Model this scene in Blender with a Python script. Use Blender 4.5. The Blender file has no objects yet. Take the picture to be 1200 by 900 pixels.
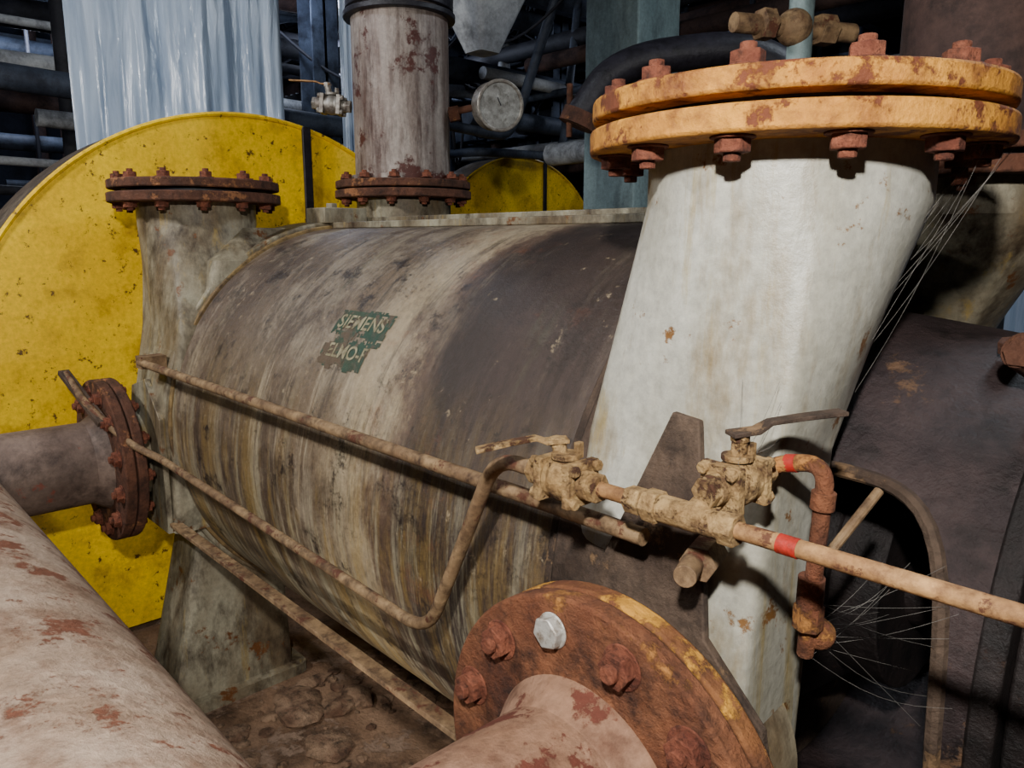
import bpy, bmesh, math, random
from mathutils import Vector, Matrix
random.seed(11)
V = Vector
def srgb(r,g,b):
    f=lambda c:((c/255)/12.92 if c/255<=0.04045 else (((c/255)+0.055)/1.055)**2.4)
    return (f(r),f(g),f(b),1.0)

# ------------------------------------------------------------ materials
def grime(name, base, alt, dark, rust=None, rust_amt=0.0, scale=6.0, stretch=(1,1,1), rough=0.75,
          metal=0.0, bump=0.25, dark_amt=0.5, fine=60.0, spec=0.3, rust_scale=9.0, drips=None):
    m=bpy.data.materials.new(name); m.use_nodes=True
    nt=m.node_tree; N=nt.nodes; L=nt.links
    bs=N["Principled BSDF"]
    tc=N.new("ShaderNodeTexCoord"); mp=N.new("ShaderNodeMapping"); mp.inputs['Scale'].default_value=stretch
    L.new(tc.outputs['Object'],mp.inputs[0])
    def noise(s,det,vec,rg=0.6):
        n=N.new("ShaderNodeTexNoise"); n.inputs['Scale'].default_value=s; n.inputs['Detail'].default_value=det
        n.inputs['Roughness'].default_value=rg; L.new(vec,n.inputs['Vector']); return n
    def ramp(inp,a,b):
        r=N.new("ShaderNodeValToRGB"); r.color_ramp.elements[0].position=a; r.color_ramp.elements[1].position=b
        L.new(inp,r.inputs[0]); return r
    def mix(f,a,b):
        x=N.new("ShaderNodeMix"); x.data_type='RGBA'
        if isinstance(f,float): x.inputs[0].default_value=f
        else: L.new(f,x.inputs[0])
        for i,c in ((6,a),(7,b)):
            if isinstance(c,tuple): x.inputs[i].default_value=c
            else: L.new(c,x.inputs[i])
        return x.outputs[2]
    n1=noise(scale,8,mp.outputs[0]); r1=ramp(n1.outputs[0],0.38,0.62)
    c=mix(r1.outputs[0],base,alt)
    n2=noise(scale*2.3,10,mp.outputs[0],0.7); r2=ramp(n2.outputs[0],0.62-0.3*dark_amt,0.82-0.25*dark_amt)
    c=mix(r2.outputs[0],c,dark)
    if drips:
        mp2=N.new("ShaderNodeMapping"); mp2.inputs['Scale'].default_value=(9,9,.7); L.new(tc.outputs['Object'],mp2.inputs[0])
        nd=noise(2.2,8,mp2.outputs[0],.75); rd=ramp(nd.outputs[0],.56,.72); c=mix(rd.outputs[0],c,drips)
    hgt=None
    if rust:
        n3=noise(rust_scale,12,tc.outputs['Object'],0.72); t=0.75-0.35*rust_amt
        r3=ramp(n3.outputs[0],t-0.02,t+0.02); c=mix(r3.outputs[0],c,rust); hgt=r3.outputs[0]
    n4=noise(fine,6,tc.outputs['Object'],.7)
    hs=N.new("ShaderNodeHueSaturation"); 
    mr=N.new("ShaderNodeMapRange"); mr.inputs[3].default_value=0.45; mr.inputs[4].default_value=1.5
    L.new(n4.outputs[0],mr.inputs[0]); L.new(mr.outputs[0],hs.inputs['Value']); L.new(c,hs.inputs['Color'])
    L.new(hs.outputs[0],bs.inputs['Base Color'])
    bs.inputs['Roughness'].default_value=rough; bs.inputs['Metallic'].default_value=metal
    bs.inputs['Specular IOR Level'].default_value=spec
    ad=N.new("ShaderNodeMath"); ad.operation='ADD'; L.new(n2.outputs[0],ad.inputs[0]); L.new(n4.outputs[0],ad.inputs[1])
    src=ad.outputs[0]
    if hgt is not None:
        a2=N.new("ShaderNodeMath"); a2.operation='MULTIPLY_ADD'; L.new(hgt,a2.inputs[0]); a2.inputs[1].default_value=-.25; L.new(src,a2.inputs[2]); src=a2.outputs[0]
    bp=N.new("ShaderNodeBump"); bp.inputs['Strength'].default_value=bump; bp.inputs['Distance'].default_value=0.01
    L.new(src,bp.inputs['Height']); L.new(bp.outputs[0],bs.inputs['Normal'])
    return m

M={}
M['grey']=grime('grey_machine_paint',srgb(170,168,158),srgb(148,144,130),srgb(120,102,72),srgb(112,78,42),0.36,3.0,(2,2,0.6),0.40,bump=0.16,dark_amt=0.36,spec=0.5,rust_scale=16,drips=srgb(144,126,80))
M['greydirty']=grime('dirty_grey_paint',srgb(150,144,124),srgb(104,90,70),srgb(54,42,32),srgb(100,62,32),0.4,4,(1.5,1.5,0.7),0.5,dark_amt=0.55,drips=srgb(148,124,68))
M['rust']=grime('rusted_steel',srgb(98,62,46),srgb(72,46,34),srgb(36,24,20),srgb(138,92,60),0.5,10,rough=0.85,bump=0.7)
M['rustfl']=grime('rusted_flange_face',srgb(132,84,56),srgb(104,60,40),srgb(50,32,26),srgb(160,108,56),0.42,8,rough=0.85,bump=0.9,rust_scale=7,dark_amt=.6)
M['flrim']=grime('rusted_rim_with_paint',srgb(134,88,52),srgb(104,62,40),srgb(56,36,28),srgb(196,140,54),0.62,9,rough=0.8,bump=0.7,rust_scale=6)
M['rustbolt']=grime('rusted_bolt',srgb(136,80,58),srgb(98,52,38),srgb(50,30,24),rough=0.8,bump=0.8,scale=25)
M['rustpipe']=grime('dusty_rust_pipe',srgb(152,118,96),srgb(126,92,70),srgb(90,60,46),srgb(94,50,38),0.54,5,rough=0.85,bump=0.45,dark_amt=0.5,rust_scale=13)
M['header']=grime('dusty_header_pipe',srgb(178,156,138),srgb(152,128,108),srgb(118,88,70),srgb(118,74,56),0.52,6,rough=0.8,bump=0.6,dark_amt=0.5,rust_scale=11)
M['darkpipe']=grime('dark_dirty_pipe',srgb(114,96,86),srgb(84,68,60),srgb(50,38,34),srgb(118,68,56),0.3,5,(1,1,1),0.6)
M['ochre']=grime('ochre_flange_paint',srgb(204,142,52),srgb(178,118,46),srgb(112,66,36),srgb(104,56,34),0.62,8,rough=0.7,bump=0.6,dark_amt=0.6,rust_scale=13)
M['yellow']=grime('yellow_guard_paint',srgb(250,206,0),srgb(228,182,0),srgb(160,120,20),srgb(92,64,28),0.40,2.5,(1,1,1),0.38,bump=0.08,dark_amt=0.36,spec=0.5,rust_scale=26)
M['rim']=grime('guard_rim_grime',srgb(96,84,70),srgb(70,58,48),srgb(40,34,30),rough=0.8,scale=5)
M['valve']=grime('dusty_brass_valve',srgb(182,150,102),srgb(146,114,72),srgb(84,58,38),srgb(76,48,32),0.5,22,rough=0.75,bump=0.9,rust_scale=28,dark_amt=.6)
M['tube']=grime('dusty_small_tube',srgb(146,120,88),srgb(110,86,62),srgb(64,46,34),srgb(84,50,36),0.48,14,rough=0.75,rust_scale=20,dark_amt=.6)
M['tubeochre']=grime('ochre_small_pipe',srgb(172,132,86),srgb(138,100,62),srgb(88,58,38),srgb(84,52,36),0.5,14,rough=0.75,rust_scale=24,dark_amt=.6)
M['seam']=grime('stained_seam_band',srgb(140,116,74),srgb(96,76,52),srgb(50,38,30),scale=12,rough=.7)
M['plate']=grime('grimy_plate',srgb(88,72,60),srgb(66,52,43),srgb(38,30,26),srgb(120,94,68),0.4,7,rough=0.85,bump=0.6)
M['dark']=grime('greasy_dark_iron',srgb(40,32,31),srgb(27,22,22),srgb(13,11,11),srgb(74,54,43),0.35,6,rough=0.55,bump=0.6)
M['brkt']=grime('brown_bracket',srgb(64,51,50),srgb(43,34,35),srgb(21,17,17),srgb(100,75,56),0.36,6,rough=0.55,bump=0.6)
M['floor']=grime('grimy_concrete_floor',srgb(146,116,92),srgb(104,78,58),srgb(50,38,30),srgb(140,116,98),0.5,3,rough=0.8,bump=0.9,rust_scale=5)
M['debris']=grime('dirt_and_scale',srgb(150,122,98),srgb(96,70,54),srgb(46,36,28),scale=15,rough=0.95,bump=0.9)
M['wall']=grime('dark_wall',srgb(44,50,62),srgb(30,34,44),srgb(16,18,24),scale=2,rough=0.9)
M['bgA']=grime('bluegrey_steel',srgb(74,82,96),srgb(48,54,66),srgb(24,26,34),scale=3,rough=0.6)
M['bgB']=grime('dim_steel',srgb(46,46,52),srgb(30,30,36),srgb(13,13,16),scale=3,rough=0.7)
M['bgC']=grime('pale_pipe',srgb(176,178,178),srgb(136,138,142),srgb(82,82,84),scale=3,rough=0.6)
M['bgR']=grime('rusty_background_pipe',srgb(78,58,52),srgb(56,42,40),srgb(32,26,26),scale=5,rough=0.8)
M['colgrn']=grime('pale_green_column',srgb(134,152,152),srgb(108,126,128),srgb(80,90,92),scale=3,rough=0.6,stretch=(1,1,.3))
M['steel']=grime('worn_steel',srgb(150,146,138),srgb(120,112,104),srgb(80,66,58),scale=20,rough=0.4,metal=0.4,dark_amt=.5)
M['zinc']=grime('zinc_bolt',srgb(190,188,182),srgb(160,156,150),srgb(110,90,72),scale=30,rough=0.35,metal=0.3,dark_amt=.5)
M['black']=grime('black_rubber',srgb(40,38,46),srgb(30,28,34),srgb(16,14,18),scale=8,rough=0.45)
M['red']=grime('red_tape',srgb(176,40,28),srgb(150,36,28),srgb(96,36,24),scale=30,rough=0.55)
M['pipetop']=grime('stained_riser_pipe',srgb(152,142,134),srgb(114,98,90),srgb(66,44,38),srgb(74,40,34),0.5,4,(2.5,2.5,.4),0.5,metal=.2,dark_amt=.6,rust_scale=5,drips=srgb(84,56,46))
M['white']=grime('dirty_gauge_dial',srgb(150,150,146),srgb(124,122,118),srgb(86,82,76),scale=20,rough=0.25)
M['web']=grime('cobweb_silk',srgb(120,116,110),srgb(100,96,92),srgb(80,76,72),scale=20,rough=0.7)
M['green']=grime('green_label',srgb(34,62,50),srgb(48,70,54),srgb(74,64,50),srgb(84,70,56),0.62,9,rough=0.5,rust_scale=13)
M['letter']=grime('label_lettering',srgb(166,158,128),srgb(134,126,98),srgb(84,74,56),srgb(80,72,56),.45,scale=30,rough=0.6,rust_scale=26)

def plastic():
    m=bpy.data.materials.new('plastic_sheeting'); m.use_nodes=True; nt=m.node_tree;N=nt.nodes;L=nt.links
    b=N["Principled BSDF"]; tc=N.new("ShaderNodeTexCoord"); mp=N.new("ShaderNodeMapping"); mp.inputs['Scale'].default_value=(7,7,1.0)
    n=N.new("ShaderNodeTexNoise"); n.inputs['Scale'].default_value=2.2; n.inputs['Detail'].default_value=7; n.inputs['Distortion'].default_value=0.6
    L.new(tc.outputs['Object'],mp.inputs[0]); L.new(mp.outputs[0],n.inputs['Vector'])
    r=N.new("ShaderNodeValToRGB"); r.color_ramp.elements[0].position=.3; r.color_ramp.elements[1].position=.7
    r.color_ramp.elements[0].color=srgb(128,146,170); r.color_ramp.elements[1].color=srgb(186,200,218)
    L.new(n.outputs[0],r.inputs[0]); L.new(r.outputs[0],b.inputs['Base Color'])
    b.inputs['Roughness'].default_value=.2
    bp=N.new("ShaderNodeBump"); bp.inputs['Strength'].default_value=.5; bp.inputs['Distance'].default_value=.04
    L.new(n.outputs[0],bp.inputs['Height']); L.new(bp.outputs[0],b.inputs['Normal'])
    return m
M['plastic']=plastic()

def drum_mat():
    m=bpy.data.materials.new('stained_drum_shell'); m.use_nodes=True; nt=m.node_tree;N=nt.nodes;L=nt.links
    b=N["Principled BSDF"]; tc=N.new("ShaderNodeTexCoord")
    def noise(s,det,stretch,rg=.6,dist=0,off=(0,0,0)):
        mp=N.new("ShaderNodeMapping"); mp.inputs['Scale'].default_value=stretch; mp.inputs['Location'].default_value=off; L.new(tc.outputs['Object'],mp.inputs[0])
        n=N.new("ShaderNodeTexNoise"); n.inputs['Scale'].default_value=s; n.inputs['Detail'].default_value=det
        n.inputs['Roughness'].default_value=rg; n.inputs['Distortion'].default_value=dist
        L.new(mp.outputs[0],n.inputs['Vector']); return n.outputs[0]
    def math_(op,a,bb):
        x=N.new("ShaderNodeMath"); x.operation=op
        for i,c in enumerate((a,bb)):
            if isinstance(c,(float,int)): x.inputs[i].default_value=c
            else: L.new(c,x.inputs[i])
        return x.outputs[0]
    def mix(f,a,c2):
        x=N.new("ShaderNodeMix"); x.data_type='RGBA'
        if isinstance(f,float): x.inputs[0].default_value=f
        else: L.new(f,x.inputs[0])
        for i,c in ((6,a),(7,c2)):
            if isinstance(c,tuple): x.inputs[i].default_value=c
            else: L.new(c,x.inputs[i])
        return x.outputs[2]
    def ramp(inp,a,c):
        r=N.new("ShaderNodeValToRGB"); r.color_ramp.elements[0].position=a; r.color_ramp.elements[1].position=c
        L.new(inp,r.inputs[0]); return r.outputs[0]
    def mrange(inp,a,c,lo=0,hi=1):
        x=N.new("ShaderNodeMapRange"); x.inputs[1].default_value=a; x.inputs[2].default_value=c; x.inputs[3].default_value=lo; x.inputs[4].default_value=hi; L.new(inp,x.inputs[0]); return x.outputs[0]
    sx=N.new("ShaderNodeSeparateXYZ"); L.new(tc.outputs['Object'],sx.inputs[0])
    wob=math_('MULTIPLY',math_('SUBTRACT',noise(3.0,13,(1.6,.9,.9),.76),.5),.6)
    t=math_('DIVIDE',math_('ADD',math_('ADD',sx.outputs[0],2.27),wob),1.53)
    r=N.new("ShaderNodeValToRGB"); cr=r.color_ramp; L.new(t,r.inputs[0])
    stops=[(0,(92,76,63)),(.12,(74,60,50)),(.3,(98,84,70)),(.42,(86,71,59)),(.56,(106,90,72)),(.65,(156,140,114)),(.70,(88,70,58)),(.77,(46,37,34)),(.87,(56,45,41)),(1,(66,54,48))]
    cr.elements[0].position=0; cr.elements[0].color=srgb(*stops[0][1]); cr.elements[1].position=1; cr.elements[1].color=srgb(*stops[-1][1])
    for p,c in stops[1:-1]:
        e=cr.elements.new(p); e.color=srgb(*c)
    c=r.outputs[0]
    rd=mrange(sx.outputs[0],-1.05,-1.3); low=mrange(sx.outputs[2],1.22,.62)
    s6=noise(2.6,12,(1,1,1),.75); c=mix(math_('MULTIPLY',ramp(s6,.48,.58),.6),c,srgb(54,43,37))
    s8=noise(3.2,13,(1.6,.8,.8),.82,.2); c=mix(math_('MULTIPLY',math_('MULTIPLY',ramp(s8,.50,.60),.6),rd),c,srgb(146,133,114))
    s1=noise(3.2,13,(4.0,.5,.5),.82,.15); c=mix(math_('MULTIPLY',ramp(s1,.51,.62),.75),c,srgb(42,33,29))
    s2=noise(3.6,13,(5.5,.4,.4),.84,.15,(3,1,2)); c=mix(math_('MULTIPLY',ramp(s2,.55,.65),math_('ADD',math_('MULTIPLY',rd,.65),.1)),c,srgb(170,156,132))
    s3=noise(3.2,13,(3.6,.5,.5),.82,.15,(7,2,1))
    c=mix(math_('MULTIPLY',ramp(s3,.47,.58),math_('MULTIPLY',low,.75)),c,srgb(152,124,66))
    s5=noise(3.6,13,(5.5,.4,.4),.82,.15,(1,6,3))
    c=mix(math_('MULTIPLY',ramp(s5,.50,.59),math_('MULTIPLY',low,.8)),c,srgb(168,160,134))
    s10=noise(3.6,13,(5.5,.4,.4),.84,.15,(5,5,1)); c=mix(math_('MULTIPLY',ramp(s10,.54,.63),math_('MULTIPLY',low,.85)),c,srgb(46,37,31))
    s7=noise(1.8,9,(4,.5,.5),.75,.2,(2,2,2)); c=mix(math_('MULTIPLY',ramp(s7,.56,.68),.4),c,srgb(82,84,64))
    s9=noise(1.6,12,(1,1,1),.78,0,(4,0,0)); c=mix(math_('MULTIPLY',ramp(s9,.58,.65),.45),c,srgb(116,68,46))
    s4=noise(9,14,(1,1,1),.82); c=mix(ramp(s4,.54,.62),c,srgb(38,30,27))
    s11=noise(18,8,(1,1,1),.75,0,(1,1,1)); c=mix(math_('MULTIPLY',ramp(s11,.62,.66),.7),c,srgb(150,134,108))
    f=noise(70,8,(1,1,1),.8); hs=N.new("ShaderNodeHueSaturation"); L.new(c,hs.inputs['Color']); L.new(mrange(f,0,1,.35,1.7),hs.inputs['Value'])
    L.new(hs.outputs[0],b.inputs['Base Color']); b.inputs['Roughness'].default_value=.44; b.inputs['Specular IOR Level'].default_value=.45
    bp=N.new("ShaderNodeBump"); bp.inputs['Strength'].default_value=.4; bp.inputs['Distance'].default_value=.008
    L.new(math_('ADD',s4,f),bp.inputs['Height']); L.new(bp.outputs[0],b.inputs['Normal'])
    return m
M['drum']=drum_mat()

# ------------------------------------------------------------ mesh helpers
def group(name):
    e=bpy.data.objects.new(name,None); bpy.context.collection.objects.link(e); e.empty_display_size=.1; return e
def mk(name,bm,mat,parent=None,bevel=0,smooth=True):
    bmesh.ops.recalc_face_normals(bm,faces=bm.faces[:])
    for f in bm.faces: f.smooth=smooth
    for e in bm.edges:
        if len(e.link_faces)==2 and e.calc_face_angle(0)>.6: e.smooth=False
    me=bpy.data.meshes.new(name); bm.to_mesh(me); bm.free()
    o=bpy.data.objects.new(name,me); bpy.context.collection.objects.link(o); me.materials.append(M[mat] if isinstance(mat,str) else mat)
    if parent: o.parent=parent
    if bevel:
        b=o.modifiers.new('bevel','BEVEL'); b.width=bevel; b.segments=2; b.limit_method='ANGLE'; b.angle_limit=.6
    return o
def NB(): return bmesh.new()
def frame(d):
    d=V(d).normalized(); a=V((0,0,1)) if abs(d.z)<.9 else V((1,0,0))
    u=d.cross(a).normalized(); return d,u,d.cross(u).normalized()
def cyl(bm,p1,p2,r1,r2=None,seg=32,caps=True):
    p1=V(p1);p2=V(p2); r2=r1 if r2 is None else r2; d,u,w=frame(p2-p1)
    A=[];B=[]
    for i in range(seg):
        t=2*math.pi*i/seg; o=u*math.cos(t)+w*math.sin(t)
        A.append(bm.verts.new(p1+o*r1)); B.append(bm.verts.new(p2+o*r2))
    for i in range(seg):
        j=(i+1)%seg; bm.faces.new((A[i],A[j],B[j],B[i]))
    if caps: bm.faces.new(A[::-1]); bm.faces.new(B)
def ring(bm,c,d,ro,ri,h,seg=72):
    c=V(c); d,u,w=frame(d); R=[]
    for (rr,k) in ((ro,0),(ro,h),(ri,h),(ri,0)):
        R.append([bm.verts.new(c+d*k+(u*math.cos(2*math.pi*i/seg)+w*math.sin(2*math.pi*i/seg))*rr) for i in range(seg)])
    for a in range(4):
        b=(a+1)%4
        for i in range(seg):
            j=(i+1)%seg; bm.faces.new((R[a][i],R[a][j],R[b][j],R[b][i]))
def hexn(bm,p,d,r,h,rot=0):
    p=V(p); d,u,w=frame(d); A=[];B=[]
    for i in range(6):
        t=math.pi/3*i+rot; o=(u*math.cos(t)+w*math.sin(t))*r; A.append(bm.verts.new(p+o)); B.append(bm.verts.new(p+o+d*h))
    for i in range(6): bm.faces.new((A[i],A[(i+1)%6],B[(i+1)%6],B[i]))
    bm.faces.new(A[::-1]); bm.faces.new(B)
def box(bm,c,s,mat=None):
    c=V(c); vs=[]
    for x in (-.5,.5):
        for y in (-.5,.5):
            for z in (-.5,.5):
                p=V((x*s[0],y*s[1],z*s[2])); 
                if mat: p=mat@p
                vs.append(bm.verts.new(c+p))
    for f in ((0,1,3,2),(4,6,7,5),(0,4,5,1),(2,3,7,6),(0,2,6,4),(1,5,7,3)): bm.faces.new([vs[i] for i in f])
def beam(bm,p1,p2,w,h):
    p1=V(p1);p2=V(p2); d,u,v=frame(p2-p1); m=Matrix((d,u,v)).transposed(); box(bm,(p1+p2)/2,((p2-p1).length,w,h),m)
def sphere(bm,c,r,s=(1,1,1)):
    g=bmesh.ops.create_uvsphere(bm,u_segments=20,v_segments=12,radius=r)
    for v in g['verts']: v.co=V((v.co.x*s[0],v.co.y*s[1],v.co.z*s[2]))+V(c)
def fillet(pts,r,n=8):
    pts=[V(p) for p in pts]; out=[pts[0]]
    for i in range(1,len(pts)-1):
        a,b,c=pts[i-1],pts[i],pts[i+1]; ra=min(r,(a-b).length*.48); rc=min(r,(c-b).length*.48)
        s=b+(a-b).normalized()*ra; e=b+(c-b).normalized()*rc
        for k in range(n+1):
            t=k/n; out.append(s*(1-t)**2+b*2*t*(1-t)+e*t*t)
    out.append(pts[-1]); return out
def sweep(bm,pts,r,seg=14,caps=True):
    pts=[V(p) for p in pts]; rings=[]; u=None
    for i,p in enumerate(pts):
        if i==0: d=pts[1]-p
        elif i==len(pts)-1: d=p-pts[i-1]
        else: d=(pts[i+1]-p).normalized()+(p-pts[i-1]).normalized()
        d.normalize()
        if u is None: _,u,w=frame(d)
        else: u=(u-d*u.dot(d)).normalized()
        w=d.cross(u)
        rings.append([bm.verts.new(p+(u*math.cos(2*math.pi*k/seg)+w*math.sin(2*math.pi*k/seg))*r) for k in range(seg)])
    for a,b in zip(rings,rings[1:]):
        for k in range(seg): bm.faces.new((a[k],a[(k+1)%seg],b[(k+1)%seg],b[k]))
    if caps: bm.faces.new(rings[0][::-1]); bm.faces.new(rings[-1])
def outline(cx,cy,hx,hy,n,N=144):
    R=[]
    for i in range(N):
        t=2*math.pi*(i+.5)/N; c,s=math.cos(t),math.sin(t)
        k=(abs(c)**n+abs(s)**n)**(-1/n); R.append((cx+hx*k*c,cy+hy*k*s))
    return R
def skin(bm,rings,caps=True):
    rows=[]
    for (z0,a),(z1,b) in zip(rings,rings[1:]):
        n=max(1,int(abs(z1-z0)/.02))
        for k in range(n):
            w=k/n; rows.append([bm.verts.new((p[0]+(q[0]-p[0])*w,p[1]+(q[1]-p[1])*w,z0+(z1-z0)*w)) for p,q in zip(a,b)])
    z,a=rings[-1]; rows.append([bm.verts.new((p[0],p[1],z)) for p in a]); N=len(a)
    for a,b in zip(rows,rows[1:]):
        for k in range(N): bm.faces.new((a[k],a[(k+1)%N],b[(k+1)%N],b[k]))
    if caps: bm.faces.new(rows[0]); bm.faces.new(rows[-1][::-1])
def loft(bm,secs,N=96): skin(bm,[(s[0],outline(*s[1:],N=N)) for s in secs])

AX=0.9   # shaft height
NX,NX2,NY=-.526,-2.55,.374   # nozzle centres
RX2,RY2=-2.52,.415
FZ=1.575                      # underside of flange pairs
# ============================================================ PUMP
pump=group('liquid_ring_vacuum_pump')
b=NB(); cyl(b,(-2.27,0,AX),(-.74,0,AX),.6,seg=160,caps=False); mk('drum_shell',b,'drum',pump)
b=NB(); ring(b,(-2.285,0,AX),(1,0,0),.610,.55,.018,128); mk('drum_end_band',b,'seam',pump,.003)
b=NB(); ring(b,(-.75,0,AX),(1,0,0),.604,.55,.016,128); mk('drum_joint_band',b,'plate',pump,.003)
b=NB(); cyl(b,(-2.46,0,AX),(-2.283,0,AX),.622,seg=128); mk('end_casing_drive',b,'greydirty',pump,.006)
b=NB(); cyl(b,(-.735,0,AX),(-.60,0,AX),.608,seg=128); mk('end_casing_free',b,'plate',pump,.006)
def chamber(nx,ny,cx,hx,fy,z0=1.51,z1=1.20,fz=FZ):
    s=[(fz+.01,(nx,-ny,.18,.18,2)),(z0,(nx,-ny,.18,.18,2)),(z1,(cx,-.482,hx,.080,14)),(.965,(cx,-.52,hx,.085,14)),(.60,(cx,-.54,hx,.08,14))]
    return [(z,[(x,-y if fy else y) for x,y in outline(*q)]) for z,q in s]
b=NB(); skin(b,chamber(NX,NY,-.56,.145,0)); mk('nozzle_chamber_free_front',b,'grey',pump)
b=NB(); skin(b,chamber(NX,NY,-.63,.10,1)); mk('nozzle_chamber_free_rear',b,'greydirty',pump)
b=NB(); skin(b,chamber(NX2,NY,-2.43,.17,0)); mk('nozzle_chamber_drive_front',b,'greydirty',pump)
b=NB(); skin(b,chamber(RX2,RY2,-2.44,.16,1,fz=FZ+.035)); mk('nozzle_chamber_drive_rear',b,'greydirty',pump)
b=NB(); loft(b,[(1.50,-2.42,-.20,.06,.10,6),(1.40,-2.36,-.28,.09,.16,8),(1.1,-2.36,-.40,.08,.12,10)]); mk('nozzle_shoulder_drive',b,'greydirty',pump)
for nm,x0 in (('foot_free',-.56),('foot_drive',-2.4)):
    for s in (-1,1):
        b=NB(); loft(b,[(.62,x0,s*.40,.09,.13,14),(.04,x0,s*.46,.12,.20,14),(.035,x0,s*.46,.15,.24,14),(.0,x0,s*.46,.15,.24,14)]); mk(nm,b,'greydirty',pump)
def bolts(bm,c,axis,pr,n,r,h,off0=0,skip=()):
    c=V(c); d,u,w=frame(axis)
    for i in range(n):
        if i in skip: continue
        t=2*math.pi*(i+off0)/n; p=c+(u*math.cos(t)+w*math.sin(t))*pr
        cyl(bm,p,p+d*.003,r*1.25,seg=20)
        hexn(bm,p,d,r,h,random.random())
        cyl(bm,p+d*h,p+d*(h+r*.45),r*.5,seg=10)
def top_flange(tag,x,y,mat,blind=True,z=FZ,R=.26):
    b=NB(); ring(b,(x,y,z),(0,0,1),R,.15,.03)
    if blind: cyl(b,(x,y,z+.041),(x,y,z+.068),R-.003,seg=72)
    else: ring(b,(x,y,z+.036),(0,0,1),R-.003,.15,.028)
    mk('flange_pair_'+tag,b,mat,pump,.004)
    b=NB(); cyl(b,(x,y,z+.028),(x,y,z+.043),R-.045,seg=48); mk('gasket_'+tag,b,'black',pump)
    b=NB(); bolts(b,(x,y,z+.068),(0,0,1),R-.035,12,.019,.018,.55); bolts(b,(x,y,z),(0,0,-1),R-.035,12,.02,.018,.55)
    mk('flange_bolts_'+tag,b,'rustbolt',pump,.002)
top_flange('free_front',NX,-NY,'ochre')
top_flange('free_rear',NX,NY,'rust')
top_flange('drive_front',NX2,-NY,'rust')
top_flange('drive_rear',RX2,RY2,'rust',blind=False,z=FZ+.04)
b=NB(); box(b,(-1.5,-.02,1.508),(1.56,.06,.02)); box(b,(-1.6,.12,1.512),(1.8,.04,.05)); box(b,(-2.32,.0,1.54),(.12,.16,.05)); hexn(b,(-2.3,-.03,1.56),(0,0,1),.02,.02); mk('top_tie_bars',b,'greydirty',pump,.003)
b=NB(); beam(b,(-2.6,-.613,.628),(-.55,-.613,.622),.032,.012); beam(b,(-2.6,-.60,.616),(-.55,-.60,.61),.008,.034); mk('lower_tie_bar',b,'tube',pump,.002)
b=NB(); sweep(b,[(-2.34,-.652,1.113),(-.53,-.652,1.113)],.0115); box(b,(-2.33,-.625,1.115),(.05,.07,.035)); mk('upper_drain_tube',b,'tube',pump)
def plate(bm,pts,y0,y1):
    f=lambda z:max(0,min(1,(z-1.0)/.25))*.062
    A=[bm.verts.new((x,y0+f(z),z)) for x,z in pts]; B=[bm.verts.new((x,y1+f(z),z)) for x,z in pts]; n=len(pts)
    bm.faces.new(A); bm.faces.new(B[::-1])
    for i in range(n): bm.faces.new((A[i],B[i],B[(i+1)%n],A[(i+1)%n]))
b=NB(); plate(b,[(-.555,1.25),(-.515,1.245),(-.485,1.125),(-.455,1.0),(-.375,.92),(-.32,.6),(-.74,.6),(-.64,1.0)],-.618,-.63); mk('gusset_plate',b,'plate',pump,.002)
b=NB(); plate(b,[(-2.52,1.02),(-2.42,1.05),(-2.28,.95),(-2.28,.6),(-2.66,.6)],-.618,-.634); mk('gusset_plate_drive',b,'greydirty',pump,.002)
b=NB(); hexn(b,(-.465,-.61,1.105),(.3,-1,0),.022,.05); cyl(b,(-.46,-.65,1.105),(-.442,-.695,1.105),.013,seg=16); mk('plug_fitting',b,'tube',pump,.001)
SZ=.795
def side(x,tag):
    b=NB(); cyl(b,(x,-.50,SZ),(x,-.70,SZ),.16,.145,seg=48); mk('side_neck_'+tag,b,'greydirty',pump)
    b=NB(); ring(b,(x,-.674,SZ),(0,-1,0),.25,.12,.028); mk('side_flange_'+tag,b,'flrim' if tag=='free' else 'rust',pump,.004)
    b=NB(); bolts(b,(x,-.674,SZ),(0,1,0),.212,12,.02,.018,.1); mk('side_nuts_'+tag,b,'rustbolt',pump,.001)
side(-.55,'free'); side(-2.53,'drive')
def cage(x0,x1):
    b=NB(); N=360; K=60; R=.455
    P=[[None]*N for _ in range(K+1)]
    for k in range(K+1):
        for i in range(N):
            t=2*math.pi*i/N; rr=R-.05*(k/K)
            P[k][i]=b.verts.new((x0+(x1-x0)*k/K,-rr*math.cos(t),AX+rr*math.sin(t)))
    for k in range(K):
        for i in range(N):
            t=math.degrees(2*math.pi*(i+.5)/N); t=(t+180)%360-180; f=(k+.5)/K
            hole=False
            for c0 in (-14,166):
                dt=abs((t-c0+180)%360-180)
                if (dt/50)**3.2+(abs(f-.46)/.38)**3.2<1: hole=True
            if not hole: b.faces.new((P[k][i],P[k][(i+1)%N],P[k+1][(i+1)%N],P[k+1][i]))
    for v in [v for v in b.verts if not v.link_faces]: b.verts.remove(v)
    bmesh.ops.smooth_vert(b,verts=[v for v in b.verts if v.is_boundary and x0+.01<v.co.x<x1-.01],factor=.5,use_axis_x=True,use_axis_y=True,use_axis_z=True)
    o=mk('bearing_bracket',b,'brkt',pump); s=o.modifiers.new('thick','SOLIDIFY'); s.thickness=.03; s.offset=-1
cage(-.60,-.20)
b=NB()
pts=[]
for i in range(64):
    a=2*math.pi*i/64; ca,sa=math.cos(a),math.sin(a); k=(abs(ca)**3.2+abs(sa)**3.2)**(-1/3.2)
    f=.46+.38*k*ca; t=math.radians(-14+50*k*sa); rr=.455-.05*f+.004
    pts.append((-.60+.4*f,-rr*math.cos(t),AX+rr*math.sin(t)))
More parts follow.
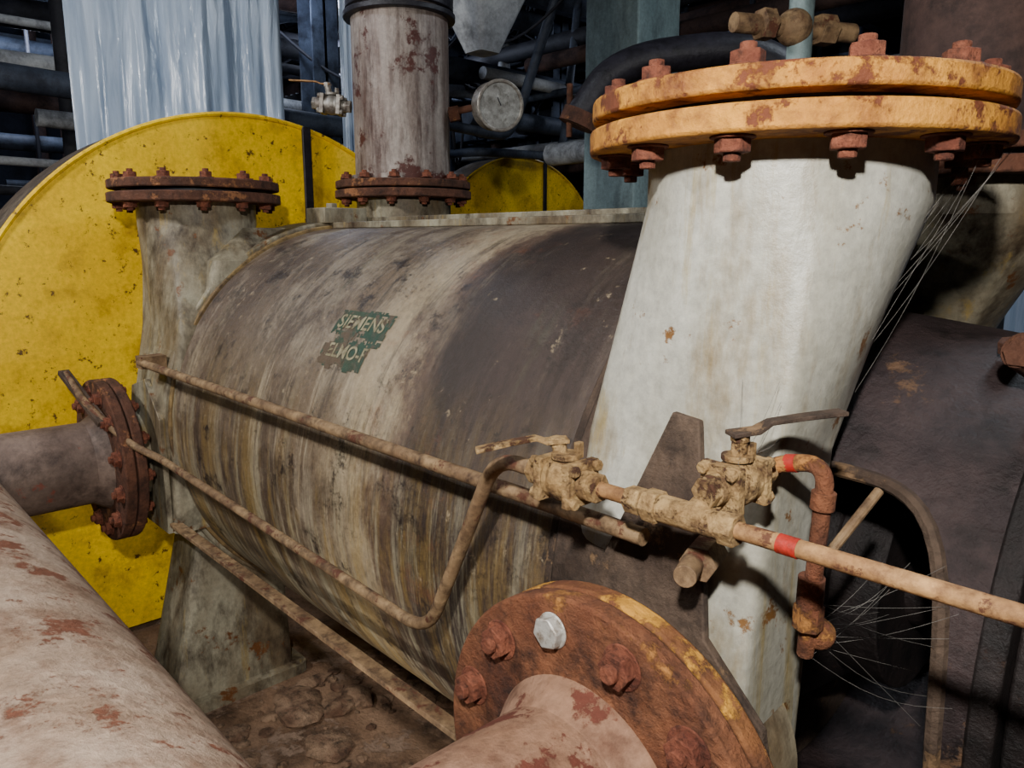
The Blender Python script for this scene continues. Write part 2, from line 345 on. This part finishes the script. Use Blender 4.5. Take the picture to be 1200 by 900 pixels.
pts.append(pts[0]); sweep(b,pts,.010,8,caps=False)
mk('bracket_window_lip',b,'plate',pump)
b=NB(); ring(b,(-.23,0,AX),(1,0,0),.425,.1,.03,96); ring(b,(-.197,0,AX),(1,0,0),.40,.1,.04,96); cyl(b,(-.2,0,AX),(-.02,0,AX),.26,.2,seg=64); cyl(b,(-.02,0,AX),(0.0,0,AX),.22,seg=64); mk('bearing_cover',b,'dark',pump,.004)
b=NB(); bolts(b,(-.157,0,AX),(1,0,0),.345,12,.018,.02); mk('bearing_cover_bolts',b,'dark',pump,.001)
b=NB()
for x,y in ((-.30,-.13),(-.25,-.10)):
    z=AX+math.sqrt(.42**2-y*y)+.01; n=V((0,y,z-AX)).normalized(); hexn(b,V((x,y,z)),n,.018,.018)
cyl(b,(-.24,-.20,1.30),(-.26,-.26,1.33),.024,seg=24); hexn(b,(-.255,-.25,1.322),(-.2,-.9,.3),.02,.02); cyl(b,(-.24,-.22,1.20),(-.24,-.21,1.31),.010,seg=12)
mk('bearing_fittings',b,'rust',pump,.001)
b=NB(); cyl(b,(-.62,0,AX),(-.2,0,AX),.09,seg=40); cyl(b,(-.6,0,AX),(-.5,0,AX),.3,.2,seg=64); cyl(b,(-.5,0,AX),(-.42,0,AX),.2,seg=64); mk('shaft_and_stuffing_box',b,'dark',pump,.003)
b=NB(); bolts(b,(-.5,0,AX),(1,0,0),.17,8,.016,.02); mk('gland_bolts',b,'rust',pump)
b=NB(); sweep(b,[(-.375,-.53,1.085),(-.368,-.513,1.10),(-.348,-.43,1.165)],.006,10); mk('bracket_stay_rod',b,'tube',pump)
b=NB(); cyl(b,(-2.9,0,AX),(-2.4,0,AX),.3,seg=48); mk('drive_bearing_housing',b,'greydirty',pump,.004)
def onto(x,s,r,phi0): 
    ph=phi0+s/.6; return V((x,-r*math.cos(ph),AX+r*math.sin(ph)))
PH=math.radians(37.5)
# one worn plate-like label with ragged outline
b=NB(); nx,ny=44,34; x0,x1,s0,s1=-1.555,-1.325,-.105,.062
g=[[b.verts.new(onto(x0+(x1-x0)*i/nx,s0+(s1-s0)*j/ny,.6012,PH)) for i in range(nx+1)] for j in range(ny+1)]
from mathutils import noise as mn
for j in range(ny):
    for i in range(nx):
        u=(i+.5)/nx; v=(j+.5)/ny; e=min(u,1-u,v,1-v)*2
        q=mn.fractal(V((u*5,v*4,3.1)),.8,2.2,5)
        if u>.82 and v<.45: continue
        if v<.10+.12*q: continue
        if e<.08+.12*abs(q): continue
        if q>.42 or (.42<v<.56 and q>.05): continue
        b.faces.new((g[j][i],g[j][i+1],g[j+1][i+1],g[j+1][i]))
for v in [v for v in b.verts if not v.link_faces]: b.verts.remove(v)
mk('maker_label',b,'green',pump)
def text(body,x,s,size):
    cu=bpy.data.curves.new('t','FONT'); cu.body=body; cu.size=size; cu.offset=.0006; o=bpy.data.objects.new('t',cu); bpy.context.collection.objects.link(o)
    dg=bpy.context.evaluated_depsgraph_get(); me=bpy.data.meshes.new_from_object(o.evaluated_get(dg)); bpy.data.objects.remove(o)
    for v in me.vertices: v.co=onto(x+v.co.x,s+v.co.y,.6024,PH)
    ob=bpy.data.objects.new('label_lettering',me); bpy.context.collection.objects.link(ob); me.materials.clear(); me.materials.append(M['letter']); ob.parent=pump
text('SIEMENS',-1.535,.006,.049); text('ELMO-F',-1.52,-.066,.046)

# ============================================================ header + branch pipes
hd=group('header_pipe')
b=NB(); cyl(b,(-2.86,-1.233,.795),(1.2,-1.233,.795),.2,seg=96); mk('header_run',b,'header',hd)
def branch(x,tag,mat):
    b=NB(); cyl(b,(x,-.74,SZ),(x,-1.15,SZ),.125,seg=72,caps=False); cyl(b,(x,-.735,SZ),(x,-.775,SZ),.15,.125,seg=72,caps=False); mk('branch_'+tag,b,mat,hd)
    b=NB(); ring(b,(x,-.706,SZ),(0,-1,0),.25,.11,.03); mk('branch_flange_'+tag,b,'rustfl' if tag=='free' else 'rust',hd,.004)
    sk=(9,) if tag=='free' else ()
    b=NB(); bolts(b,(x,-.736,SZ),(0,-1,0),.207,12,.022,.018,.45,skip=sk); mk('branch_bolts_'+tag,b,'rustbolt',hd,.002)
    if sk:
        d,u,w=frame((0,-1,0)); t=2*math.pi*(9.45)/12
        p=V((x,-.736,SZ))+(u*math.cos(t)+w*math.sin(t))*.207
        b=NB(); cyl(b,p,p+d*.004,.023,seg=24); hexn(b,p,d,.021,.016,.3); mk('new_zinc_bolt',b,'zinc',hd,.002)
branch(-.55,'free','rustpipe'); branch(-2.53,'drive','darkpipe')
b=NB()
for p in (-2.75,.8): box(b,(p,-1.233,.3),(.12,.2,.6))
mk('header_supports',b,'plate',hd,.004)

# ============================================================ small sealing-water pipework
def ball_valve(name,c,d,stem_top,htip,mat='valve',s=1.0,hm='tubeochre'):
    g=group(name); c=V(c); d=V(d).normalized(); _,u,w=frame(d)
    m=Matrix((d,u,w)).transposed()
    b=NB(); cyl(b,c-d*.018*s,c+d*.018*s,.026*s,seg=24); sphere(b,c,.028*s)
    for k in (-1,1):
        cc=c+d*k*.024*s; box(b,cc,(.012*s,.054*s,.054*s),m)
        for a in (-1,1):
            for e in (-1,1): hexn(b,cc+(u*a+w*e)*.020*s+d*k*.005*s,d*k,.0075*s,.008*s)
        cyl(b,c+d*k*.03*s,c+d*k*.045*s,.018*s,seg=20); hexn(b,c+d*k*.042*s,d*k,.018*s,.014*s)
    mk('valve_body',b,mat,g,.0015)
    st=V(stem_top); b=NB(); cyl(b,c,st,.009*s,seg=16); ring(b,c+V((0,0,.026*s)),(0,0,1),.018*s,.004,.007*s,24); hexn(b,st-V((0,0,.006)),(0,0,1),.011*s,.012*s)
    box(b,c+V((.01*s,.012*s,.036*s)),(.008*s,.01*s,.02*s)); mk('valve_stem',b,mat,g,.001)
    b=NB(); h=V(htip); d2=(h-st)
    hd_=V((d2.x,d2.y,0)).normalized(); side_=V((-hd_.y,hd_.x,0))
    ptsl=[(st-hd_*.012,.012),(st+d2*.15,.011),(st+d2*.28+V((0,0,.006)),.008),(st+d2*.6+V((0,0,.004)),.009),(h,.010)]
    rows=[]
    for p,wd in ptsl:
        rows.append([b.verts.new(p+side_*wd),b.verts.new(p-side_*wd),b.verts.new(p-side_*wd+V((0,0,.005))),b.verts.new(p+side_*wd+V((0,0,.005)))])
    for a,e in zip(rows,rows[1:]):
        for i in range(4): b.faces.new((a[i],a[(i+1)%4],e[(i+1)%4],e[i]))
    b.faces.new(rows[0]); b.faces.new(rows[-1][::-1])
    mk('lever_handle',b,hm,g,.001)
    return g
ball_valve('ball_valve',(-.612,-.703,1.178),(1,0,0),(-.625,-.703,1.222),(-.684,-.785,1.212),hm='valve')
ball_valve('ball_valve',(-.412,-.652,1.210),(.12,1,.05),(-.408,-.655,1.262),(-.345,-.555,1.280),hm='plate',s=.94)
pp=group('sealing_water_pipe')
b=NB(); sweep(b,fillet([(-2.62,-.785,1.06),(-2.45,-.775,.985),(-2.30,-.71,.885),(-2.20,-.668,.86),(-.955,-.663,.822),(-.80,-.69,1.08),(-.74,-.703,1.178),(-.655,-.703,1.178)],.07),.0105); mk('bent_tube',b,'tube',pp)
b=NB(); beam(b,(-2.63,-.788,1.065),(-2.38,-.755,.94),.032,.016); mk('tube_clamp_bar',b,'plate',pp,.002)
b=NB(); sweep(b,[(-.56,-.703,1.178),(.6,-.703,1.184)],.0092); mk('straight_run',b,'tubeochre',pp)
b=NB(); hexn(b,(-.515,-.703,1.178),(1,0,0),.016,.02); cyl(b,(-.47,-.703,1.178),(-.385,-.703,1.179),.0155,seg=24); hexn(b,(-.49,-.703,1.178),(1,0,0),.019,.02); hexn(b,(-.395,-.703,1.178),(1,0,0),.018,.018)
cyl(b,(-.428,-.703,1.18),(-.42,-.68,1.2),.0145,seg=20); mk('union_and_tee',b,'valve',pp,.001)
b=NB(); cyl(b,(-.333,-.703,1.179),(-.313,-.703,1.179),.0098,seg=24); mk('red_band',b,'red',pp)
b=NB(); sweep(b,fillet([(-.405,-.60,1.212),(-.40,-.585,1.220),(-.345,-.585,1.232),(-.352,-.583,1.07),(-.36,-.57,1.0)],.03),.0095); mk('return_elbow',b,'rustfl',pp)
b=NB(); cyl(b,(-.353,-.583,1.10),(-.355,-.58,1.06),.0145,seg=20); hexn(b,(-.355,-.58,1.065),(0,0,-1),.017,.028); sphere(b,(-.35,-.56,1.025),.018); cyl(b,(-.346,-.585,1.20),(-.347,-.585,1.18),.013,seg=20); mk('return_union',b,'rustfl',pp,.001)
b=NB(); cyl(b,(-.390,-.585,1.222),(-.378,-.585,1.2245),.0102,seg=20); mk('red_collar',b,'red',pp)

# ============================================================ yellow belt guard
def guard(name,x,y,R,th,zc=AX):
    g=group(name); b=NB(); pts=[]
    for i in range(73):
        t=math.pi*i/72; pts.append((y-R*math.cos(t),zc+R*math.sin(t)))
    pts=[(y-R,.02)]+pts+[(y+R,.02)]
    A=[b.verts.new((x,a,c)) for a,c in pts]; b.faces.new(A); mk('guard_face',b,'yellow',g)
    b=NB(); n=len(pts)
    A=[b.verts.new((x-.004,a,c)) for a,c in pts]; B=[b.verts.new((x-th,a,c)) for a,c in pts]
    b.faces.new(B)
    for i in range(n-1): b.faces.new((A[i],A[i+1],B[i+1],B[i]))
    mk('guard_rim',b,'rim',g)
    b=NB(); sweep(b,[(x,a,c) for a,c in pts],.009,8); mk('guard_lip',b,'yellow',g)
    b=NB(); box(b,(x+.008,y+.24,zc+R*.62),(.014,.035,R*.72)); mk('guard_strap',b,'black',g,.002)
    return g
guard('belt_guard',-2.95,0,1.03,.34)
guard('belt_guard',-4.5,2.95,.95,.3,1.14)

# ============================================================ riser with gauge
rs=group('riser_pipe')
b=NB(); cyl(b,(RX2,RY2,FZ+.104),(RX2,RY2,3.95),.18,seg=64); ring(b,(RX2,RY2,FZ+.104),(0,0,1),.2,.17,.02); mk('riser_body',b,'pipetop',rs)
b=NB(); ring(b,(RX2,RY2,2.29),(0,0,1),.200,.175,.09); ring(b,(RX2,RY2,2.26),(0,0,1),.207,.175,.02); ring(b,(RX2,RY2,2.40),(0,0,1),.207,.175,.02); mk('rubber_sleeve',b,'black',rs,.003)
gz=1.955
b=NB(); cyl(b,(-2.39,.54,gz-.02),(-2.30,.62,gz),.013,seg=14); hexn(b,(-2.39,.54,gz-.03),(.7,.7,.2),.03,.04); mk('gauge_stub',b,'rust',rs)
gd=V((.85,-.30,-.1)).normalized(); gc=V((-2.25,.66,gz))
b=NB(); cyl(b,gc-gd*.05,gc+gd*.03,.088,seg=48); ring(b,gc+gd*.028,gd,.094,.080,.008,48); mk('gauge_case',b,'steel',rs,.004)
b=NB(); cyl(b,gc+gd*.031,gc+gd*.033,.080,seg=48); mk('gauge_dial',b,'white',rs)
b=NB(); beam(b,gc+gd*.036,gc+gd*.036+V((-.01,-.02,.045)),.004,.003); mk('gauge_needle',b,'black',rs)
ball_valve('ball_valve',(-2.68,.21,1.96),(-.7,-.7,.1),(-2.69,.20,2.03),(-2.81,.11,2.05),mat='steel',s=1.3)
rr=group('discharge_riser')
b=NB(); cyl(b,(NX,NY,FZ+.07),(NX,NY,3.95),.15,seg=64); mk('riser_body',b,'bgR',rr)
vp=group('vent_pipe')
b=NB(); cyl(b,(-.86,.28,1.45),(-.86,.28,3.95),.026,seg=32); mk('vent_body',b,'colgrn',vp)
zv=1.905
b=NB(); sweep(b,[(-.93,.13,zv),(-.80,.40,zv)],.020); hexn(b,(-.90,.18,zv),(.4,.9,0),.033,.03); hexn(b,(-.84,.31,zv),(.4,.9,0),.033,.04); sphere(b,(-.865,.26,zv),.038); mk('vent_valve',b,'tube',vp,.001)
hs_=group('black_hose')
b=NB(); sweep(b,fillet([(-2.12,.98,1.93),(-2.02,1.08,2.14),(-1.62,1.45,2.19),(-1.45,1.62,1.95),(-1.45,1.62,.0)],.22),.065,20); mk('hose_body',b,'black',hs_)
b=NB(); cyl(b,(-2.13,.97,1.90),(-2.115,.985,1.95),.075,seg=24); cyl(b,(-2.16,.96,1.86),(-2.16,.96,2.06),.012,seg=10); mk('hose_coupling',b,'rust',hs_)
b=NB(); loft(b,[(2.30,-2.83,1.09,.06,.06,8),(2.58,-2.83,1.09,.17,.17,10),(3.95,-2.83,1.09,.17,.17,10)],48); mk('sheet_metal_hopper',b,'bgC',None)
b=NB(); box(b,(-.64,.86,2.1),(.12,.12,4.2)); mk('support_post',b,'dark',None,.005)

# ============================================================ plastic sheets
def sheet(c,w,z0,z1,amp=.04,fr=5,wrap=.0,name='plastic_sheet'):
    b=NB(); nx,nz=120,50; c=V(c); n=V((-c.x,-1.363-c.y,0)).normalized(); r=V((-n.y,n.x,0)); g=[]
    for j in range(nz+1):
        row=[]
        for i in range(nx+1):
            u=i/nx-.5; z=z0+(z1-z0)*j/nz
            d=amp*(math.sin(u*fr*6+.6*math.sin(z*2.1))+.45*math.sin(u*fr*17+z*1.2)+.2*math.sin(u*fr*39-z*2.3))
            row.append(b.verts.new(V((c.x,c.y,z))+r*(u*w)+n*(d+wrap*math.cos(u*math.pi))))
        g.append(row)
    for j in range(nz):
        for i in range(nx): b.faces.new((g[j][i],g[j][i+1],g[j+1][i+1],g[j+1][i]))
    mk(name,b,'plastic')
sheet((-3.93,.13,0),.94,1.2,3.9,.022,3,.15)
sheet((-3.75,.98,0),.14,1.2,3.9,.012,2,.05)
sheet((-.75,2.3,0),1.2,.0,1.75,.03,4)

# ============================================================ room shell
def slab(name,c,s,mat): b=NB(); box(b,c,s); mk(name,b,mat)
slab('floor',(-3,1.5,-.05),(14,13,.1),'floor')
slab('ceiling',(-3,1.5,4.25),(14,13,.1),'wall')
slab('wall_back',(-3,7.95,2.1),(14,.1,4.2),'wall')
slab('wall_left',(-9.95,1.5,2.1),(.1,13,4.2),'wall')
slab('wall_front',(-3,-4.95,2.1),(14,.1,4.2),'wall')
slab('wall_right',(3.95,1.5,2.1),(.1,13,4.2),'wall')
R=random.uniform
rack=group('overhead_pipe_rack')
def tri(name,n,mat,fn):
    b=NB()
    for _ in range(n): fn(b)
    mk(name,b,mat,rack)
def px(b):
    z=R(1.9,4.0); y=R(2.6,7.5); x0=R(-9.5,-4); cyl(b,(x0,y,z),(x0+R(2,6),y,z),R(.015,.10),seg=16)
def py(b):
    z=R(1.5,4.0); x=R(-9.5,-4.3); y0=R(-1,4); cyl(b,(x,y0,z),(x,y0+R(2,5)*.75,z+R(-.1,.1)),R(.015,.09),seg=16)
def pz(b):
    x=R(-9.3,-1.0); y=R(2.6,7.3)
    if x<-4.6: y=R(-.5,7.3)
    cyl(b,(x,y,0),(x,y,4.2),R(.015,.06),seg=16)
def elb(b):
    x=R(-8.5,-5.0); y=R(1.5,6.0); z=R(1.8,3.4); r=R(.02,.07)
    sweep(b,fillet([(x,y,0.05),(x,y,z),(x+R(.8,2),y,z),(x+R(.8,2),y+R(.5,1.2),z),(x+R(.8,2),y+1.2,4.1)],.2,5),r,12)
def tray(b):
    z=R(2.2,3.6); y=R(2.8,6.8); x0=R(-9,-5); L_=R(2,4)
    for dy in (0,.3): beam(b,(x0,y+dy,z),(x0+L_,y+dy,z),.02,.07)
    for k in range(int(L_/.2)): beam(b,(x0+k*.2,y,z),(x0+k*.2,y+.3,z),.03,.015)
def wire(b):
    x=R(-8,-3.2); y=R(1.8,5); z=R(2.4,4.0); e=V((x+R(-1.5,1.5),y+R(-1,1),z+R(-.4,.6))); a=V((x,y,z)); s=R(.1,.5)
    sweep(b,[a+(e-a)*t/12-V((0,0,s*math.sin(math.pi*t/12))) for t in range(13)],R(.006,.014),6)
def allp(b): px(b);py(b);pz(b)
tri('pipes_dark',34,'bgB',allp); tri('pipes_steel',14,'bgA',allp); tri('pipes_rusty',10,'bgR',allp)
tri('elbow_pipes_steel',14,'bgA',elb); tri('elbow_pipes_pale',4,'bgC',elb); tri('cable_trays',12,'bgA',tray)
tri('pipes_white',6,'bgC',lambda b:(py(b),px(b))); tri('cables',60,'bgB',wire)
b=NB(); cyl(b,(-5.4,-3.2,2.47),(-5.4,.1,2.47),.06,seg=24); cyl(b,(-5.5,-3.2,2.72),(-5.5,.1,2.72),.025,seg=16); cyl(b,(-5.3,-3.0,1.95),(-5.3,-.1,1.9),.025,seg=16); mk('pipes_white_near',b,'bgC',rack)
ss=group('roof_steelwork')
b=NB()
for x in (-8.5,-6.8,-5.2):
    for y in (-.8,1.6,4.0,6.4): 
        box(b,(x,y,2.1),(.2,.02,4.2)); box(b,(x-.09,y,2.1),(.02,.2,4.2)); box(b,(x+.09,y,2.1),(.02,.2,4.2))
mk('stanchions',b,'bgA',ss)
b=NB()
for k in range(9):
    y=-2.5+k*1.15
    beam(b,(-9.8,y,3.9),(3.8,y,3.9),.08,.06); beam(b,(-9.8,y,3.5),(3.8,y,3.5),.06,.05)
    for i in range(28):
        x=-9.6+i*.48; beam(b,(x,y,3.5),(x+.24,y,3.9),.02,.02); beam(b,(x+.24,y,3.9),(x+.48,y,3.5),.02,.02)
for k in range(5):
    x=-9+k*1.5; beam(b,(x,-4.5,3.3),(x,7.8,3.3),.09,.16)
mk('trusses',b,'bgA',ss)
b=NB()
for k in range(40): beam(b,(-8.8+k*.1,2.2,2.75),(-8.8+k*.1,7.0,2.75),.012,.03)
for k in range(7): beam(b,(-8.8,2.2+k*.8,2.72),(-4.8,2.2+k*.8,2.72),.03,.06)
mk('walkway_grating',b,'bgB',ss)
b=NB(); box(b,(-2.8,2.14,2.1),(.36,.36,4.2)); mk('building_column',b,'colgrn',None,.01)
b=NB()
for i in range(14):
    x=R(-8.5,-4.9); y=R(3.9,6.8); h=R(.8,2.2); box(b,(x,y,h/2),(R(.3,.9),R(.3,.9),h)); box(b,(x+.2,y-.3,h*.8),(.3,.2,.3))
mk('electrical_cabinets',b,'bgA',ss,.02)
b=NB(); cyl(b,(-2.9,-.95,.09),(-2.1,-.75,.09),.05,seg=20); mk('floor_drain_pipe',b,'darkpipe')
b=NB()
for i in range(700):
    x=R(-2.2,-.2); y=R(-1.0,.5); s=R(.006,.025) if i%12 else R(.03,.075)
    g=bmesh.ops.create_icosphere(b,subdivisions=2 if s>.03 else 1,radius=s); sc=(R(.6,1.8),R(.6,1.6),R(.2,.6))
    for v in g['verts']: v.co=V((v.co.x*sc[0]*R(.85,1.15),v.co.y*sc[1]*R(.85,1.15),v.co.z*sc[2]))+V((x,y,s*.15))
mk('floor_debris',b,'debris',None,smooth=False)
# fine cobwebs strung on the free-end fittings (parts of the pump)
b=NB()
def strand(a,c,sag):
    a=V(a);c=V(c); sweep(b,[a+(c-a)*t/8-V((0,0,sag*math.sin(math.pi*t/8))) for t in range(9)],.00022,4,False)
for i in range(16): strand((-.36+R(-.01,.01),-.57,1.02+R(-.02,.06)),(-.30+R(-.06,.06),-.42+R(-.03,.03),1.0+R(-.12,.1)),R(0,.02))
for i in range(12): strand((-.30+R(-.03,.02),-.30+R(-.05,.05),1.575),(-.42+R(-.02,.02),-.40+R(-.03,.06),1.30+R(-.05,.12)),R(0,.03))
for i in range(10): strand((-.40,-.66+R(-.02,.02),1.24+R(-.02,.01)),(-.44+R(-.03,.03),-.56,1.26+R(-.04,.05)),R(0,.01))
mk('cobwebs',b,'web',pump)

# ============================================================ lights
def area(name,loc,tgt,size,power,col):
    l=bpy.data.lights.new(name,'AREA'); l.energy=power; l.size=size; l.color=col
    o=bpy.data.objects.new(name,l); bpy.context.collection.objects.link(o); o.location=loc
    o.rotation_euler=(V(tgt)-V(loc)).to_track_quat('-Z','Y').to_euler(); return o
area('work_lamp',(.08,-1.58,1.92),(-1.15,-.2,1.0),.06,46,(1,.98,.93))
area('lamp_left',(-2.3,-2.2,2.6),(-2.6,0,1.2),.2,42,(1,.98,.94))
area('lamp_sheets',(-2.9,-1.4,3.4),(-4,.3,2.2),.3,45,(.8,.88,1))
area('lamp_rear',(-.3,1.9,3.4),(-.6,1.0,1.2),.4,40,(.8,.9,1))
area('lamp_low',(-1.0,-.95,.42),(-1.9,-.2,.0),.08,3.0,(1,.95,.86))
for i,(x,y,p) in enumerate(((-6.2,2.6,70),(-3.6,4.6,85),(-7.5,.3,50),(-5.0,1.2,26))):  # unseen cool point lights added to brighten the background clutter
    l=bpy.data.lights.new('clutter_fill','POINT'); l.energy=p; l.color=(.68,.78,1); l.shadow_soft_size=.12
    o=bpy.data.objects.new('clutter_fill',l); bpy.context.collection.objects.link(o); o.location=(x,y,3.1)
w=bpy.data.worlds.new('world'); bpy.context.scene.world=w; w.use_nodes=True
w.node_tree.nodes['Background'].inputs[0].default_value=(.5,.6,.8,1); w.node_tree.nodes['Background'].inputs[1].default_value=.05

# ============================================================ camera
cam=bpy.data.cameras.new('camera'); co=bpy.data.objects.new('camera',cam); bpy.context.collection.objects.link(co)
cam.sensor_width=36; cam.lens=27; cam.clip_start=.02
co.location=(0,-1.363,1.465)
p=math.radians(10.7); h=math.radians(137)
F=V((math.cos(h)*math.cos(p),math.sin(h)*math.cos(p),-math.sin(p)))
co.rotation_euler=F.to_track_quat('-Z','Y').to_euler()
bpy.context.scene.camera=co
